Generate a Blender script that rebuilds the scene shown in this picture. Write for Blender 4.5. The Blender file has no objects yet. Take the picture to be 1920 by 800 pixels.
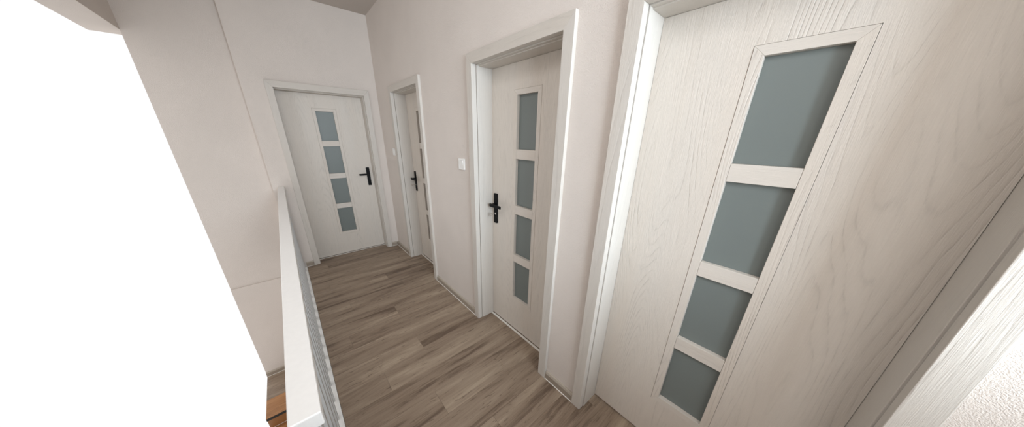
import bpy, bmesh, math, random
from mathutils import Matrix, Vector
random.seed(7)
C = bpy.context.scene.collection
PI = math.pi

# ------------------------------------------------------------------ materials
def new_mat(name):
    m = bpy.data.materials.new(name); m.use_nodes = True
    nt = m.node_tree
    b = nt.nodes['Principled BSDF']
    return m, nt, b

def N(nt, kind, **kw):
    n = nt.nodes.new(kind)
    for k, v in kw.items():
        if k in n.inputs.keys(): n.inputs[k].default_value = v
        else: setattr(n, k, v)
    return n

def math_node(nt, op, a, b=None, c=None):
    n = nt.nodes.new('ShaderNodeMath'); n.operation = op
    for i, v in enumerate((a, b, c)):
        if v is None: continue
        if isinstance(v, (int, float)): n.inputs[i].default_value = v
        else: nt.links.new(v, n.inputs[i])
    return n.outputs[0]

def mix_col(nt, fac, a, b):
    n = nt.nodes.new('ShaderNodeMix'); n.data_type = 'RGBA'
    for sock, v in ((n.inputs[0], fac), (n.inputs[6], a), (n.inputs[7], b)):
        if isinstance(v, (int, float)): sock.default_value = v
        elif isinstance(v, tuple): sock.default_value = (*v, 1)
        else: nt.links.new(v, sock)
    return n.outputs[2]

def ramp(nt, fac, stops):
    n = nt.nodes.new('ShaderNodeValToRGB')
    el = n.color_ramp.elements
    while len(el) < len(stops): el.new(0.5)
    for e, (p, c) in zip(el, stops):
        e.position = p; e.color = (*c, 1) if isinstance(c, tuple) else (c, c, c, 1)
    nt.links.new(fac, n.inputs[0])
    return n.outputs[0]

def flat(name, col, rough=0.5, metal=0.0, bump=0.0, bscale=200.0):
    m, nt, b = new_mat(name)
    b.inputs['Roughness'].default_value = rough
    b.inputs['Metallic'].default_value = metal
    tc = N(nt, 'ShaderNodeTexCoord')
    ns = N(nt, 'ShaderNodeTexNoise', Scale=bscale, Detail=3.0)
    nt.links.new(tc.outputs['Object'], ns.inputs['Vector'])
    c = mix_col(nt, ramp(nt, ns.outputs[0], [(0.3, 0.0), (0.7, 1.0)]), tuple(x * 0.97 for x in col), col)
    nt.links.new(c, b.inputs['Base Color'])
    if bump:
        bp = N(nt, 'ShaderNodeBump', Strength=bump, Distance=0.001)
        nt.links.new(ns.outputs[0], bp.inputs['Height']); nt.links.new(bp.outputs[0], b.inputs['Normal'])
    return m

def plaster(name, col, strength, scale=230.0):
    """rolled, finely grained wall paint"""
    m, nt, b = new_mat(name)
    b.inputs['Roughness'].default_value = 0.85
    tc = N(nt, 'ShaderNodeTexCoord')
    n1 = N(nt, 'ShaderNodeTexNoise', Scale=scale, Detail=3.0, Roughness=0.55)
    n2 = N(nt, 'ShaderNodeTexVoronoi', Scale=scale * 0.62); n2.feature = 'SMOOTH_F1'
    n3 = N(nt, 'ShaderNodeTexNoise', Scale=3.0, Detail=4.0)
    for n in (n1, n2, n3): nt.links.new(tc.outputs['Object'], n.inputs['Vector'])
    h = math_node(nt, 'ADD', n1.outputs[0], math_node(nt, 'MULTIPLY', n2.outputs['Distance'], -0.6))
    bp = N(nt, 'ShaderNodeBump', Strength=strength, Distance=0.0022)
    nt.links.new(h, bp.inputs['Height']); nt.links.new(bp.outputs[0], b.inputs['Normal'])
    c = mix_col(nt, ramp(nt, n3.outputs[0], [(0.35, 0.0), (0.65, 1.0)]), tuple(x * 0.965 for x in col), col)
    nt.links.new(c, b.inputs['Base Color'])
    return m

def ash(name, base, horizontal=False, lines=1.0, figure=1.0):
    """white brushed ash foil: embossed cathedral grain running along Z (or across, for rails)"""
    m, nt, b = new_mat(name)
    b.inputs['Roughness'].default_value = 0.42
    tc = N(nt, 'ShaderNodeTexCoord'); oi = N(nt, 'ShaderNodeObjectInfo')
    sp = N(nt, 'ShaderNodeSeparateXYZ'); nt.links.new(tc.outputs['Object'], sp.inputs[0])
    u = math_node(nt, 'ADD', sp.outputs[0], sp.outputs[1]); z = sp.outputs[2]
    if horizontal: u, z = z, u
    off = math_node(nt, 'MULTIPLY', oi.outputs['Random'], 37.0)
    def vec(su, sz):
        c = N(nt, 'ShaderNodeCombineXYZ')
        nt.links.new(math_node(nt, 'MULTIPLY', u, su), c.inputs[0])
        nt.links.new(math_node(nt, 'MULTIPLY', z, sz), c.inputs[1])
        nt.links.new(off, c.inputs[2])
        return c.outputs[0]
    low = N(nt, 'ShaderNodeTexNoise', Scale=1.0, Detail=1.5, Roughness=0.35)
    nt.links.new(vec(5.0, 0.55), low.inputs['Vector'])
    wob = N(nt, 'ShaderNodeTexNoise', Scale=1.0, Detail=2.0)
    nt.links.new(vec(45.0, 5.0), wob.inputs['Vector'])
    ph = math_node(nt, 'ADD', math_node(nt, 'MULTIPLY', low.outputs[0], 44.0 * figure), math_node(nt, 'MULTIPLY', wob.outputs[0], 0.55))
    ph = math_node(nt, 'ADD', ph, math_node(nt, 'MULTIPLY', u, 22.0))
    fr = math_node(nt, 'FRACT', ph)
    ring = ramp(nt, fr, [(0.0, 1.0), (0.10, 0.25), (0.55, 0.0), (0.86, 0.35), (1.0, 1.0)])
    fib = N(nt, 'ShaderNodeTexNoise', Scale=1.0, Detail=4.0, Roughness=0.7)
    nt.links.new(vec(520.0, 9.0), fib.inputs['Vector'])
    fibr = ramp(nt, fib.outputs[0], [(0.38, 0.0), (0.62, 1.0)])
    brk = N(nt, 'ShaderNodeTexNoise', Scale=1.0, Detail=3.0)
    nt.links.new(vec(95.0, 16.0), brk.inputs['Vector'])
    brk2 = ramp(nt, brk.outputs[0], [(0.35, 0.25), (0.6, 1.0)])
    zone = N(nt, 'ShaderNodeTexNoise', Scale=1.0, Detail=2.0)
    nt.links.new(vec(11.0, 1.3), zone.inputs['Vector'])
    zr = ramp(nt, zone.outputs[0], [(0.36, 0.12), (0.62, 1.0)])
    line = math_node(nt, 'MULTIPLY', math_node(nt, 'MULTIPLY', math_node(nt, 'MULTIPLY', ring, brk2), zr), lines)
    shade = math_node(nt, 'ADD', math_node(nt, 'MULTIPLY', line, 0.26), math_node(nt, 'MULTIPLY', fibr, 0.13))
    dark = tuple(x * 0.62 for x in base)
    c = mix_col(nt, shade, base, dark)
    tint = N(nt, 'ShaderNodeTexNoise', Scale=1.0, Detail=2.0)
    nt.links.new(vec(7.0, 0.5), tint.inputs['Vector'])
    c = mix_col(nt, ramp(nt, tint.outputs[0], [(0.35, 0.0), (0.7, 0.45)]), c, tuple(x * y for x, y in zip(base, (0.97, 0.93, 0.89))))
    nt.links.new(c, b.inputs['Base Color'])
    bp = N(nt, 'ShaderNodeBump', Strength=0.8, Distance=0.0008)
    nt.links.new(math_node(nt, 'MULTIPLY', math_node(nt, 'ADD', line, math_node(nt, 'MULTIPLY', fibr, 0.4)), -1.0), bp.inputs['Height'])
    nt.links.new(bp.outputs[0], b.inputs['Normal'])
    return m

def plank_mat(name, stops, gap_dark=0.35):
    """vinyl planks: the mesh gives every plank its own UV (metres) and random value"""
    m, nt, b = new_mat(name)
    b.inputs['Roughness'].default_value = 0.46
    uv = N(nt, 'ShaderNodeUVMap'); uv.uv_map = 'plank'
    at = N(nt, 'ShaderNodeAttribute'); at.attribute_name = 'tone'
    sp = N(nt, 'ShaderNodeSeparateXYZ'); nt.links.new(uv.outputs[0], sp.inputs[0])
    X, Y = sp.outputs[0], sp.outputs[1]
    t = at.outputs['Fac']
    off = math_node(nt, 'MULTIPLY', t, 91.0)
    def vec(sx, sy):
        c = N(nt, 'ShaderNodeCombineXYZ')
        nt.links.new(math_node(nt, 'MULTIPLY', X, sx), c.inputs[0])
        nt.links.new(math_node(nt, 'MULTIPLY', Y, sy), c.inputs[1])
        nt.links.new(off, c.inputs[2]); return c.outputs[0]
    n1 = N(nt, 'ShaderNodeTexNoise', Scale=1.0, Detail=5.0, Roughness=0.62, Distortion=0.6)
    nt.links.new(vec(1.3, 13.0), n1.inputs['Vector'])
    n2 = N(nt, 'ShaderNodeTexNoise', Scale=1.0, Detail=4.0, Roughness=0.7)
    nt.links.new(vec(7.0, 260.0), n2.inputs['Vector'])
    n3 = N(nt, 'ShaderNodeTexNoise', Scale=1.0, Detail=3.0, Roughness=0.6, Distortion=1.5)
    nt.links.new(vec(7.5, 52.0), n3.inputs['Vector'])
    v = math_node(nt, 'ADD', math_node(nt, 'MULTIPLY', n1.outputs[0], 0.78), math_node(nt, 'MULTIPLY', n2.outputs[0], 0.22))
    v = math_node(nt, 'ADD', v, math_node(nt, 'MULTIPLY', math_node(nt, 'SUBTRACT', t, 0.5), 0.07))
    c = ramp(nt, v, stops)
    c = mix_col(nt, ramp(nt, n3.outputs[0], [(0.30, 0.85), (0.41, 0.0)]), c, stops[0][1])
    # knots with rings
    kn = N(nt, 'ShaderNodeTexVoronoi', Scale=1.0); kn.feature = 'F1'
    nt.links.new(vec(1.7, 6.5), kn.inputs['Vector'])
    kr = math_node(nt, 'ADD', kn.outputs['Distance'], math_node(nt, 'MULTIPLY', n3.outputs[0], 0.12))
    c = mix_col(nt, ramp(nt, kr, [(0.06, 0.75), (0.15, 0.0)]), c, tuple(x * 0.55 for x in stops[0][1]))
    ed = N(nt, 'ShaderNodeAttribute'); ed.attribute_name = 'edge'
    nt.links.new(c, b.inputs['Base Color'])
    bp = N(nt, 'ShaderNodeBump', Strength=0.25, Distance=0.0005)
    nt.links.new(n2.outputs[0], bp.inputs['Height']); nt.links.new(bp.outputs[0], b.inputs['Normal'])
    nt.links.new(ramp(nt, n2.outputs[0], [(0.3, 0.40), (0.7, 0.56)]), b.inputs['Roughness'])
    return m

def frosted(name, col):
    m, nt, b = new_mat(name)
    b.inputs['Base Color'].default_value = (*col, 1)
    b.inputs['Roughness'].default_value = 0.42
    b.inputs['IOR'].default_value = 1.52
    b.inputs['Transmission Weight'].default_value = 0.35
    tc = N(nt, 'ShaderNodeTexCoord')
    ns = N(nt, 'ShaderNodeTexNoise', Scale=900.0, Detail=2.0)
    nt.links.new(tc.outputs['Object'], ns.inputs['Vector'])
    bp = N(nt, 'ShaderNodeBump', Strength=0.15, Distance=0.0004)
    nt.links.new(ns.outputs[0], bp.inputs['Height']); nt.links.new(bp.outputs[0], b.inputs['Normal'])
    return m

M = dict(
    wall=plaster('warm_white_plaster', (0.70, 0.63, 0.575), 0.9, 400.0),
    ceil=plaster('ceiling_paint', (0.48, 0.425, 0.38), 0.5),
    ash=ash('white_ash', (0.60, 0.556, 0.505), lines=0.9, figure=0.35),
    ash_leaf=ash('white_ash_leaf', (0.665, 0.608, 0.545), lines=1.6, figure=1.0),
    ash_h=ash('white_ash_across', (0.595, 0.55, 0.497), horizontal=True, lines=1.0, figure=0.3),
    ash_leaf_h=ash('white_ash_leaf_across', (0.665, 0.61, 0.55), horizontal=True, lines=0.8, figure=0.3),
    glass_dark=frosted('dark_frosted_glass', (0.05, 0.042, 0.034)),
    glass=frosted('frosted_glass', (0.25, 0.282, 0.27)),
    black=flat('matt_black_metal', (0.003, 0.003, 0.0035), 0.55),
    steel=flat('nickel', (0.75, 0.74, 0.72), 0.2, 1.0),
    plastic=flat('white_plastic', (0.86, 0.84, 0.81), 0.3),
    spindle=flat('shaded_white_lacquer', (0.50, 0.495, 0.485), 0.4, bump=0.05, bscale=60),  # white lacquer with the shade below the handrail put into the colour
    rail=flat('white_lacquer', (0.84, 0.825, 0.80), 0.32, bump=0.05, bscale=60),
    sealant=flat('white_sealant', (0.80, 0.76, 0.70), 0.5),
    base=flat('taupe_skirting', (0.33, 0.275, 0.22), 0.5, bump=0.1, bscale=90),
    base_top=flat('pale_taupe_skirting_edge', (0.47, 0.41, 0.34), 0.5),
    gap=flat('dark_gap', (0.03, 0.026, 0.022), 0.9),
    floor=plank_mat('grey_brown_oak_vinyl', [(0.37, (0.125, 0.082, 0.055)), (0.45, (0.235, 0.170, 0.120)), (0.56, (0.300, 0.226, 0.163)), (0.68, (0.40, 0.312, 0.226))]),
    oak=plank_mat('orange_oak', [(0.34, (0.20, 0.085, 0.03)), (0.5, (0.36, 0.165, 0.06)), (0.68, (0.48, 0.24, 0.10))]),
)

M['black'].node_tree.nodes['Principled BSDF'].inputs['Specular IOR Level'].default_value = 0.18

# ------------------------------------------------------------------ mesh helpers
class MB:
    def __init__(s): s.bm = bmesh.new(); s.mats = []
    def mi(s, m):
        if m is None: return 0
        if m not in s.mats: s.mats.append(m)
        return s.mats.index(m)
    def box(s, a, b, m=None, bevel=0.0, seg=2):
        a, b = [min(x, y) for x, y in zip(a, b)], [max(x, y) for x, y in zip(a, b)]
        vs = [s.bm.verts.new((x, y, z)) for x in (a[0], b[0]) for y in (a[1], b[1]) for z in (a[2], b[2])]
        F = [(0,1,3,2),(4,6,7,5),(0,4,5,1),(2,3,7,6),(0,2,6,4),(1,5,7,3)]
        fs = [s.bm.faces.new([vs[i] for i in f]) for f in F]
        k = s.mi(m)
        for f in fs: f.material_index = k
        if bevel:
            es = list({e for f in fs for e in f.edges})
            r = bmesh.ops.bevel(s.bm, geom=es, offset=bevel, segments=seg, affect='EDGES', profile=0.5)
            for f in r['faces']: f.material_index = k
        return s
    def prism(s, pts, d0, d1, fn, m=None, bevel=0.0, seg=2):
        """pts: 2-D polygon; fn(p, d) -> 3-D point"""
        A = [s.bm.verts.new(fn(p, d0)) for p in pts]; B = [s.bm.verts.new(fn(p, d1)) for p in pts]
        n = len(pts); fs = [s.bm.faces.new(A), s.bm.faces.new(B[::-1])]
        for i in range(n):
            j = (i + 1) % n
            fs.append(s.bm.faces.new([A[j], A[i], B[i], B[j]]))
        k = s.mi(m)
        for f in fs: f.material_index = k
        if bevel:
            es = list({e for f in fs for e in f.edges})
            r = bmesh.ops.bevel(s.bm, geom=es, offset=bevel, segments=seg, affect='EDGES', profile=0.5)
            for f in r['faces']: f.material_index = k
        return s
    def build(s, name, m=None, parent=None, smooth=False):
        bmesh.ops.recalc_face_normals(s.bm, faces=s.bm.faces)
        me = bpy.data.meshes.new(name); s.bm.to_mesh(me); s.bm.free()
        if s.mats:
            for x in s.mats: me.materials.append(x)
        else: me.materials.append(m)
        if smooth:
            for p in me.polygons: p.use_smooth = True
            try: me.set_sharp_from_angle(angle=math.radians(35))
            except Exception: pass
        o = bpy.data.objects.new(name, me); C.objects.link(o)
        if parent: o.parent = parent
        return o

def tag(o, label=None, cat=None, group=None, kind=None):
    if label: o['label'] = label
    if cat: o['category'] = cat
    if group: o['group'] = group
    if kind: o['kind'] = kind
    return o

def empty(name, loc, rz=0):
    o = bpy.data.objects.new(name, None); C.objects.link(o)
    o.location = loc; o.rotation_euler = (0, 0, rz); o.empty_display_size = 0.1
    return o

# ------------------------------------------------------------------ measured layout (metres)
# corridor runs along +Y; door casings of the right wall have their front at x = 0
WX = 0.022            # right wall surface
FY = 3.755            # far wall surface
DY = 3.734            # front plane of the far door casing
H = 2.813
ZI, ZO, CW = 1.984, 2.045, 0.059
R_ = 0.163            # recess of the leaves behind the casing fronts
EX = -1.098           # floor edge beside the stair opening
SX0 = -1.80           # far side of the stairwell
NEAR = -2.0          # where the modelled corridor ends behind the camera
LZ = -1.40            # half landing
SY = 3.845            # stairwell end wall

right_doors = [  # y of left inner edge, clear width, glazing centre from left edge, handle side, key
    (4, 0.5194, 0.823, 0.4155, None, False),
    (3, 1.5913, 0.730, 0.3570, 'L', True),
    (2, 3.2014, 0.707, 0.3535, 'L', True)]
D1X, D1W = -0.9607, 0.8233

# ------------------------------------------------------------------ walls
w = MB()
T = 0.20
y = NEAR
for n, yl, W, *_ in right_doors:
    y0, y1 = yl - W - 0.035, yl + 0.035
    w.box((WX, y, 0), (WX + T, y0, H)); w.box((WX, y0, ZI + 0.035), (WX + T, y1, H))
    y = y1
w.box((WX, y, 0), (WX + T, FY + T, H))
tag(w.build('wall_right', M['wall']), 'long warm white plastered wall with three recessed doors on the right', 'wall', kind='structure')

w = MB()
x0, x1 = D1X - 0.035, D1X + D1W + 0.035
w.box((-1.194, FY, -0.0), (x0, FY + T, H)); w.box((x0, FY, ZI + 0.035), (x1, FY + T, H)); w.box((x1, FY, 0), (WX, FY + T, H))
tag(w.build('wall_far', M['wall']), 'end wall of the corridor holding the facing door', 'wall', kind='structure')

w = MB()
w.box((SX0, SY + 0.012, -0.10), (-1.194, SY + 0.2, H))
w.box((SX0, SY, LZ - 0.3), (EX - 0.03, SY + 0.2, -0.10))
tag(w.build('wall_stairwell', M['wall']), 'shaded plaster wall at the end of the stairwell above the half landing', 'wall', kind='structure')

# dark rooms behind the doors
w = MB()
w.box((1.5, NEAR, -0.02), (1.56, 4.9, H)); w.box((WX + T, NEAR - 0.06, -0.02), (1.56, NEAR, H))
w.box((-1.30, 4.84, -0.02), (1.5, 4.9, H)); w.box((-1.36, FY + T, -0.02), (-1.30, 4.9, H))
w.box((WX + T, 1.68, 0), (1.5, 1.76, H)); w.box((WX + T, 3.80, 0), (1.5, 3.88, H))
tag(w.build('wall_rooms', M['wall']), 'walls of the closed rooms behind the doors', 'wall', kind='structure')

KX0, KX1, KY0, KY1 = -1.75, -1.15, -0.2, 1.5     # unseen roof opening, added over the stairwell for light from above
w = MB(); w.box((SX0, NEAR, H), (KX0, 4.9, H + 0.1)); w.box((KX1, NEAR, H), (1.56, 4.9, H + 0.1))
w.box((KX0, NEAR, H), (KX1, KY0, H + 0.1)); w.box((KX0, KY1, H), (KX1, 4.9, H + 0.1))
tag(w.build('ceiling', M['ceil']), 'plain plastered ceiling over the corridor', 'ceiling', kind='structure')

# unseen wall and window opening, added behind the camera to direct light, and the near stretch of the stairwell's outer wall
w = MB(); by0, by1 = NEAR - 0.25, NEAR
w.box((SX0 - 0.2, by0, -2.9), (WX + T, by1, 1.3)); w.box((SX0 - 0.2, by0, 2.35), (WX + T, by1, H))
w.box((SX0 - 0.2, by0, 1.3), (-1.45, by1, 2.35)); w.box((-0.10, by0, 1.3), (WX + T, by1, 2.35))
tag(w.build('wall_back', M['wall']), 'unseen plaster wall with a window opening, added behind the viewer to direct the light', 'wall', kind='structure')
w = MB(); w.box((SX0 - 0.2, NEAR, -2.9), (SX0, 1.2, H)); w.box((SX0 - 0.2, 1.2, 2.3), (SX0, SY + 0.2, H))  # upper strip added to dim the far end
w.box((SX0, -0.50, 0.0), (-0.93, -0.38, H))  # wing wall added out of view to keep window light off the railing
w2 = MB(); w2.box((-0.92, -1.0, 0.0005), (WX, -0.9, 1.22));  # unseen low block, added to shade the lower half of the nearest door
tag(w2.build('wall_light_block', M['wall']), 'unseen half height block behind the viewer, added to shade the nearest door', 'wall', kind='structure')
tag(w.build('wall_left', M['wall']), 'near stairwell wall, with an added wing wall and lintel that block light', 'wall', kind='structure')

# ------------------------------------------------------------------ plank floors (one mesh, one face per plank with its own UV and tone)
def plank_floor(name, X0, X1, Y0, Y1, z, thick, ybase, pw, plen, joints, mat, seed):
    rnd = random.Random(seed)
    bm = bmesh.new(); uvl = bm.loops.layers.uv.new('plank'); tone = bm.faces.layers.float.new('tone')
    g = 0.0004
    k0 = math.floor((Y0 - ybase) / pw); k1 = math.ceil((Y1 - ybase) / pw)
    for k in range(k0, k1):
        ya, yb = max(Y0, ybase + k * pw), min(Y1, ybase + (k + 1) * pw)
        if yb - ya < 1e-4: continue
        j = joints.get(k, rnd.uniform(X0, X0 + plen))
        s = j - plen * math.ceil((j - X0) / plen)
        while s < X1:
            a, b = max(s, X0), min(s + plen, X1)
            t = rnd.random()
            if b - a > 1e-3:
                q = [(a + g, ya + g), (b - g, ya + g), (b - g, yb - g), (a + g, yb - g)]
                top = [bm.verts.new((x, y, z)) for x, y in q]; bot = [bm.verts.new((x + sx * g, y + sy * g, z - 0.0025)) for (x, y), (sx, sy) in zip(q, ((-.6,-.6),(.6,-.6),(.6,.6),(-.6,.6)))]
                fs = [bm.faces.new(top)]
                for i in range(4):
                    jn = (i + 1) % 4
                    fs.append(bm.faces.new([top[jn], top[i], bot[i], bot[jn]]))
                for f in fs:
                    f[tone] = t; f.material_index = 0
                    for l in f.loops: l[uvl].uv = (l.vert.co.x - s, l.vert.co.y - (ybase + k * pw))
            s += plen
    # slab under the planks
    vs = [bm.verts.new((x, y, zz)) for x in (X0, X1) for y in (Y0, Y1) for zz in (z - thick, z - 0.0015)]
    for f in [(0,1,3,2),(4,6,7,5),(0,4,5,1),(2,3,7,6),(0,2,6,4),(1,5,7,3)]:
        ff = bm.faces.new([vs[i] for i in f]); ff.material_index = 1
    bmesh.ops.recalc_face_normals(bm, faces=bm.faces)
    me = bpy.data.meshes.new(name); bm.to_mesh(me); bm.free()
    me.materials.append(mat); me.materials.append(M['gap'])
    o = bpy.data.objects.new(name, me); C.objects.link(o); return o

yb0 = 2.806
jn = {0: -0.41, -1: 0.08, -2: -0.846, -3: 0.04, -4: -0.53, -5: -0.94, -6: 0.11, -7: -0.52, -8: -0.825, -9: 0.09, -10: -0.617, -11: 0.1, -12: -0.422, 1: -0.95, 2: 0.1, 3: -0.25, 4: -0.9}
tag(plank_floor('floor', EX + 0.001, 1.5, NEAR, 4.84, 0.0, 0.18, yb0, 0.18, 1.22, jn, M['floor'], 5),
    'grey brown wood plank floor laid across the corridor', 'floor', kind='structure')
tag(plank_floor('floor_landing', SX0, EX - 0.03, 3.42, SY, LZ, 0.12, 3.42, 0.18, 1.22, {}, M['floor'], 11),
    'dark plank floor of the half landing seen past the handrail', 'floor', kind='structure')

# stairs going down from the landing: orange oak treads
def stair():
    r = empty('staircase', (SX0, 3.42, LZ - 0.12 - 7 * 0.175))
    base = Vector(r.location)
    for k in range(6):
        zt = LZ - 0.175 * k - 0.001 if k else LZ - 0.175 * 0 - 0.001
        ya, yb = 3.42 - 0.26 * (k + 1), 3.42 - 0.26 * k
        zt = LZ - 0.175 * k
        p = plank_floor('tread', 0.0, (EX - 0.03) - SX0, ya - base.y - 0.02, yb - base.y, zt - base.z, 0.035, ya - base.y - 0.02, 0.14, 1.9, {}, M['oak'], 20 + k)
        p.parent = r
        MB().box((0.0, ya - base.y, zt - 0.175 - base.z + 0.001), (EX - 0.03 - SX0, ya - base.y + 0.018, zt - 0.036 - base.z), M['oak']).build('riser', M['oak'], r)
    return r
tag(stair(), 'orange oak stair treads going down from the half landing', 'stairs')

# fascia of the floor edge towards the stairwell and the shaft side below it
w = MB(); w.box((EX - 0.028, 0.46, -0.20), (EX, SY - 0.001, 0.0015), bevel=0.0015)
tag(w.build('trim_1', M['rail']), 'white fascia board along the floor edge beneath the railing', 'trim', kind='structure')
w = MB(); w.box((EX - 0.029, NEAR, -2.9), (EX + 0.06, SY, -0.201))
tag(w.build('wall_shaft', M['wall']), 'plastered side of the stairwell below the floor edge', 'wall', kind='structure')

# ------------------------------------------------------------------ skirting
def skirting(name, p, q, n, label):
    """profile extruded from p to q (2-D floor points on the wall face); n = unit normal into the corridor"""
    prof = [(0, 0), (0.017, 0), (0.017, 0.046), (0.012, 0.050), (0.012, 0.053), (0.008, 0.060), (0, 0.060)]
    P, Q, nn = Vector((*p, 0)), Vector((*q, 0)), Vector((*n, 0))
    def fn(a, d):
        b = P.lerp(Q, d); return b + nn * a[0] + Vector((0, 0, a[1] + 0.0005))
    o = empty(name, (0, 0, 0))
    m = MB(); m.prism([(0.0003, 0.0), (0.017, 0), (0.017, 0.045), (0.0115, 0.0485), (0.0003, 0.0485)], 0, 1, fn, M['base'])
    m.prism([(0.0003, 0.0487), (0.0115, 0.0487), (0.0115, 0.054), (0.008, 0.060), (0.0003, 0.060)], 0, 1, fn, M['base_top'])
    m.prism([(0.0171, 0.0), (0.0205, 0.0), (0.0171, 0.004)], 0, 1, fn, M['sealant'])
    C.objects.unlink(o); bpy.data.objects.remove(o)
    return tag(m.build(name), label, 'skirting board', kind='structure')
skirting('baseboard_right', (WX, 0.5805), (WX, 0.8005), (-1, 0), 'short taupe skirting between the two nearest doors')
skirting('baseboard_right', (WX, 1.6525), (WX, 2.4335), (-1, 0), 'long taupe skirting below the wall stretch with the nearer light switch')
skirting('baseboard_right', (WX, 3.2625), (WX, FY), (-1, 0), 'taupe skirting below the small far light switch by the corner')
skirting('baseboard_far', (D1X + D1W + 0.0605, FY), (WX - 0.0206, FY), (0, -1), 'stub of taupe skirting between the facing door and the corner')
skirting('baseboard_far', (EX, FY), (D1X - 0.0605, FY), (0, -1), 'stub of taupe skirting between the railing and the facing door')
skirting('baseboard_stairwell', (SX0, SY), (EX - 0.03, SY), (0, -1), 'x')
bpy.data.objects['baseboard_stairwell'].location.z = LZ
bpy.data.objects['baseboard_stairwell']['label'] = 'dark skirting above the half landing floor'

# ------------------------------------------------------------------ doors
def rounded_plate(mb, cu, cz, wu, hz, w0, w1, r, m):
    pts = []
    for (sx, sz, a0) in ((1, 1, 0), (-1, 1, 90), (-1, -1, 180), (1, -1, 270)):
        for i in range(5):
            a = math.radians(a0 + i * 22.5)
            pts.append((cu + sx * (wu / 2 - r) + r * math.cos(a), cz + sz * (hz / 2 - r) + r * math.sin(a)))
    mb.prism(pts, w0, w1, lambda p, d: (p[0], d, p[1]), m)

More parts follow.
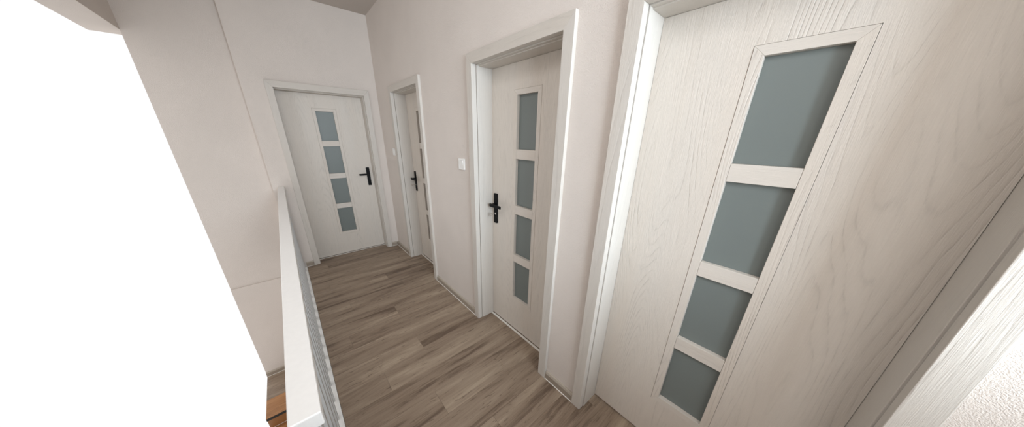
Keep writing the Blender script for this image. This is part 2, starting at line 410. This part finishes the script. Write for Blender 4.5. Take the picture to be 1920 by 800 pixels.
def door(n, loc, rz, W, gc, hside, label, strip=True):
    """local frame: X along the opening from its left inner edge, Y into the wall, Z up; y = 0 is the casing front"""
    d = tag(empty('door_%d' % n, loc, rz), label, 'door', kind='structure')
    J = 0.0045
    # casing: mitred front boards with rounded outer edge
    f = MB(); fn = lambda p, dd: (p[0], dd, p[1]); bv = 0.0016
    f.prism([(-CW, 0.0004), (0, 0.0004), (0, ZI), (-CW, ZO)], 0.0, 0.0368, fn, M['ash'], bv)
    f.prism([(W + CW, 0.0004), (W + CW, ZO), (W, ZI), (W, 0.0004)], 0.0, 0.0368, fn, M['ash'], bv)
    f.prism([(-CW, ZO), (0, ZI), (W, ZI), (W + CW, ZO)], 0.0, 0.0368, fn, M['ash_h'], bv)
    # keep the boards out of the plaster: shallow return legs only
    # lining of the reveal, a little proud of the casing, behind a groove
    f.box((-0.03, 0.0395, 0.0004), (J, R_ + 0.055, ZI + 0.03), M['ash'], 0.0012)
    f.box((W - J, 0.0395, 0.0004), (W + 0.03, R_ + 0.055, ZI + 0.03), M['ash'], 0.0012)
    f.box((J, 0.0395, ZI - 0.0045), (W - J, R_ + 0.055, ZI + 0.03), M['ash_h'], 0.0012)
    f.box((J, 0.060, ZI - 0.0095), (W - J, R_ + 0.055, ZI - 0.004), M['ash_h'], 0.001)
    f.build('door_frame', None, d)
    # leaf with the cut-out for the glazed strip
    L0, L1, LB, LT = J + 0.001, W - J - 0.001, 0.009, ZI - 0.0105
    w0, w1 = R_, R_ + 0.040
    o0, o1, ob, ot = gc - 0.1195, gc + 0.1195, 0.2785, 1.8275
    l = MB()
    l.box((L0, w0, LB), (o0, w1, LT)); l.box((o1, w0, LB), (L1, w1, LT))
    l.box((o0, w0, LB), (o1, w1, ob)); l.box((o0, w0, ot), (o1, w1, LT))
    bmesh.ops.remove_doubles(l.bm, verts=l.bm.verts, dist=1e-5)
    leaf = l.build('door_leaf', M['ash_leaf'], d)
    tr = MB(); i0, i1, ib, it = gc - 0.088, gc + 0.088, 0.311, 1.796
    a0, a1, ab, at = o0 + 0.0009, o1 - 0.0009, ob + 0.0009, ot - 0.0009
    y0, y1 = R_ - 0.0015, w1 - 0.001
    tr.prism([(a0, ab), (i0, ib), (i0, it), (a0, at)], y0, y1, fn, M['ash_leaf'], 0.001)
    tr.prism([(i1, ib), (a1, ab), (a1, at), (i1, it)], y0, y1, fn, M['ash_leaf'], 0.001)
    tr.prism([(a0, ab), (a1, ab), (i1, ib), (i0, ib)], y0, y1, fn, M['ash_leaf_h'], 0.001)
    tr.prism([(i0, it), (i1, it), (a1, at), (a0, at)], y0, y1, fn, M['ash_leaf_h'], 0.001)
    tr.build('glazing_frame', None, leaf)
    mh = 0.0625; ph = (it - ib - 3 * mh) / 4; gy = R_ + 0.0205
    z = ib
    for k in range(4):
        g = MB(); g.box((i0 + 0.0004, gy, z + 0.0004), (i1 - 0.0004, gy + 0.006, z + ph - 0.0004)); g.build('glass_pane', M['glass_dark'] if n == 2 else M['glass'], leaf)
        z += ph
        if k < 3:
            b = MB(); b.box((i0 + 0.0006, R_ - 0.0008, z), (i1 - 0.0006, w1 - 0.001, z + mh), None, 0.0012); b.build('glazing_bar', M['ash_leaf_h'], leaf)
            z += mh
    if strip:
        s = MB(); s.box((J + 0.0003, R_ - 0.022, 0.0004), (W - J - 0.0003, R_ - 0.004, 0.004), None, 0.001)
        s.build('threshold_strip', M['sealant'], d)
    if hside:
        sg = 1 if hside == 'L' else -1
        cu = (L0 + 0.046) if hside == 'L' else (L1 - 0.056)
        pl = MB(); rounded_plate(pl, cu, 1.018, 0.040, 0.238, R_ - 0.009, R_ - 0.0003, 0.004, None)
        plate = pl.build('handle_plate', M['black'], d)
        # lever: round neck, then a flat bar pointing away from the leaf edge
        lv = MB()
        bmesh.ops.create_cone(lv.bm, cap_ends=True, segments=20, radius1=0.0095, radius2=0.0095, depth=0.045,
                              matrix=Matrix.Translation((cu, R_ - 0.0315, 1.052)) @ Matrix.Rotation(PI / 2, 4, 'X'))
        xa, xb = cu - sg * 0.011, cu + sg * 0.118
        lv.box((xa, R_ - 0.060, 1.0405), (xb, R_ - 0.049, 1.0635), None, 0.002)
        lv.build('handle_lever', M['black'], plate)
        kh = MB()
        bmesh.ops.create_cone(kh.bm, cap_ends=True, segments=20, radius1=0.0085, radius2=0.0085, depth=0.0012,
                              matrix=Matrix.Translation((cu, R_ - 0.0095, 0.975)) @ Matrix.Rotation(PI / 2, 4, 'X'))
        kh.build('keyhole', M['steel'] if hside == 'L' else M['black'], plate)
    return d

door(1, (D1X, DY, 0), 0, D1W, 0.4105, 'R', 'white ash grain door facing down the corridor on the end wall')
dl = {4: 'nearest white ash grain door, cut off by the right edge of the photo',
      3: 'middle white ash grain door with a key, right of the nearer light switch',
      2: 'farthest door of the right wall, narrow in view and next to the corner'}
for n, yl, W, gc, hs, key in right_doors:
    door(n, (0, yl, 0), -PI / 2, W, gc, hs, dl[n], strip=(n != 4))

# ------------------------------------------------------------------ keys (rest in the locks)
def key(loc, label):
    k = tag(empty('door_key', loc, -PI / 2), label, 'key', 'keys in the door locks')
    # local: +Y into the lock
    s = MB()
    bmesh.ops.create_cone(s.bm, cap_ends=True, segments=12, radius1=0.0024, radius2=0.0024, depth=0.030,
                          matrix=Matrix.Translation((0, -0.015, 0)) @ Matrix.Rotation(PI / 2, 4, 'X'))
    s.build('shaft', M['steel'], k, True)
    b = MB()
    pts = [(math.cos(a) * 0.0125, math.sin(a) * 0.010) for a in [i * PI / 12 for i in range(24)]]
    hol = [(math.cos(a) * 0.0075, math.sin(a) * 0.0055) for a in [i * PI / 12 for i in range(24)]]
    V = [[b.bm.verts.new((x, -0.041 + p[1], p[0])) for p in ring] for x in (-0.0013, 0.0013) for ring in (pts, hol)]
    n = 24
    for i in range(n):
        j = (i + 1) % n
        b.bm.faces.new([V[0][i], V[0][j], V[1][j], V[1][i]]); b.bm.faces.new([V[2][j], V[2][i], V[3][i], V[3][j]])
        b.bm.faces.new([V[0][j], V[0][i], V[2][i], V[2][j]]); b.bm.faces.new([V[1][i], V[1][j], V[3][j], V[3][i]])
    b.build('bow', M['steel'], k, True)
for n, yl, W, gc, hs, kk in right_doors:
    if kk:
        cu = 0.0055 + 0.046
        key((R_ - 0.0102, yl - cu, 0.975), 'small silver key in the lock of the %s door' % ('middle right hand' if n == 3 else 'farthest right hand'))

# ------------------------------------------------------------------ light switches
def switch(y, z, label):
    s = tag(empty('light_switch', (WX, y, z), -PI / 2), label, 'light switch', 'light switches')
    f = MB()   # outer cover frame 84 mm, 11 mm deep, with rounded rim and a window
    o, i = 0.042, 0.0275
    fn = lambda p, d: (p[0], -d, p[1])
    for P in ([(-o,-o),(-i,-i),(-i,i),(-o,o)], [(i,-i),(o,-o),(o,o),(i,i)], [(-o,-o),(o,-o),(i,-i),(-i,-i)], [(-i,i),(i,i),(o,o),(-o,o)]):
        f.prism(P, 0.0003, 0.0095, fn, None)
    bmesh.ops.remove_doubles(f.bm, verts=f.bm.verts, dist=1e-6)
    f.build('cover_frame', M['plastic'], s)
    r = MB()   # rocker, tilted: pressed in at the bottom
    q = i - 0.0008
    v = [(-q, -q, 0.0075), (q, -q, 0.0075), (q, q, 0.0145), (-q, q, 0.0145)]
    top = [r.bm.verts.new((a, -c, b)) for a, b, c in v]; bot = [r.bm.verts.new((a, -0.0005, b)) for a, b, c in v]
    r.bm.faces.new(top); r.bm.faces.new(bot[::-1])
    for k in range(4):
        j = (k + 1) % 4; r.bm.faces.new([top[j], top[k], bot[k], bot[j]])
    r.build('rocker', M['plastic'], s)
switch(1.790, 1.345, 'nearer white light switch, left of the middle door')
switch(3.376, 1.358, 'smaller looking far light switch near the corner, left of the farthest right door')

# ------------------------------------------------------------------ railing
RL, RR, RY, RZ = -1.151, -1.0945, 0.535, 0.999
rt = tag(empty('stair_railing', (-1.123, RY, 0)), 'white railing with flat handrail and square balusters along the stairwell', 'railing')
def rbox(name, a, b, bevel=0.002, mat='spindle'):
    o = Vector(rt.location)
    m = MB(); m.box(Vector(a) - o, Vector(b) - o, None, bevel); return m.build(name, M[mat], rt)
rbox('handrail', (RL, RY, RZ - 0.038), (RR, FY - 0.001, RZ), 0.003, 'rail')
bw = 0.034; bx0 = -1.1525; bx1 = -1.1185
yy = 1.519 - 0.1395 * 7 + 0.0
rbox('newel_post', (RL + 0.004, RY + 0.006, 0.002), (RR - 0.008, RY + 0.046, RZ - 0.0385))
k = 0
while yy + bw < FY - 0.05:
    if yy > RY + 0.06:
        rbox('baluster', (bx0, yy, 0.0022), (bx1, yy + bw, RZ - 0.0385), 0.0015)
    yy += 0.1395
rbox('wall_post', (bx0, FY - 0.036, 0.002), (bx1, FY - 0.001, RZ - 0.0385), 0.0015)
w = MB()

# ------------------------------------------------------------------ camera
cam = bpy.data.cameras.new('camera'); co = bpy.data.objects.new('camera', cam); C.objects.link(co)
r = Vector((0.7607458, -0.6488976, 0.0140604)); u = Vector((0.2163163, 0.2739075, 0.9371136)); f = Vector((0.6119421, 0.7098638, -0.3487411))
mt = Matrix((r, u, -f)).transposed().to_4x4(); mt.translation = Vector((-1.0412, 0.0, 1.5499))
co.matrix_world = mt
cam.sensor_fit = 'HORIZONTAL'; cam.sensor_width = 36.0
cam.lens = 476.69 * 36.0 / 1920.0
cam.shift_x = (960 - 951.92) / 1920.0
cam.shift_y = (433.53 - 400) / 1920.0
cam.clip_start = 0.02; cam.clip_end = 100
bpy.context.scene.camera = co

# ------------------------------------------------------------------ light
wd = bpy.data.worlds.new('world'); bpy.context.scene.world = wd; wd.use_nodes = True
bg = wd.node_tree.nodes['Background']
bg.inputs[0].default_value = (1.0, 1.0, 1.0, 1); bg.inputs[1].default_value = 1.0

def area(name, loc, target, sx, sy, power, col):
    l = bpy.data.lights.new(name, 'AREA'); l.shape = 'RECTANGLE'; l.size = sx; l.size_y = sy; l.energy = power; l.color = col
    o = bpy.data.objects.new(name, l); C.objects.link(o); o.location = loc
    o.rotation_euler = (Vector(target) - Vector(loc)).to_track_quat('-Z', 'Y').to_euler()
    return o
area('window_light', (-0.77, NEAR + 0.01, 1.83), (-0.6, 3.0, 1.5), 1.30, 1.0, 128.0, (0.76, 0.89, 1.0))  # lamp in the added back window, aimed down the corridor
area('roof_fill_light', ((KX0 + KX1) / 2, (KY0 + KY1) / 2, H - 0.005), (-0.9, 1.3, 0), 0.55, 1.6, 19.0, (0.97, 0.98, 1.0))  # fill lamp added in the roof opening, lights the handrail from above

vs = bpy.context.scene.view_settings
bpy.context.scene.display_settings.display_device = 'sRGB'
vs.view_transform = 'Standard'; vs.look = 'None'; vs.gamma = 1.0; vs.use_curve_mapping = False
vs.exposure = 0.08
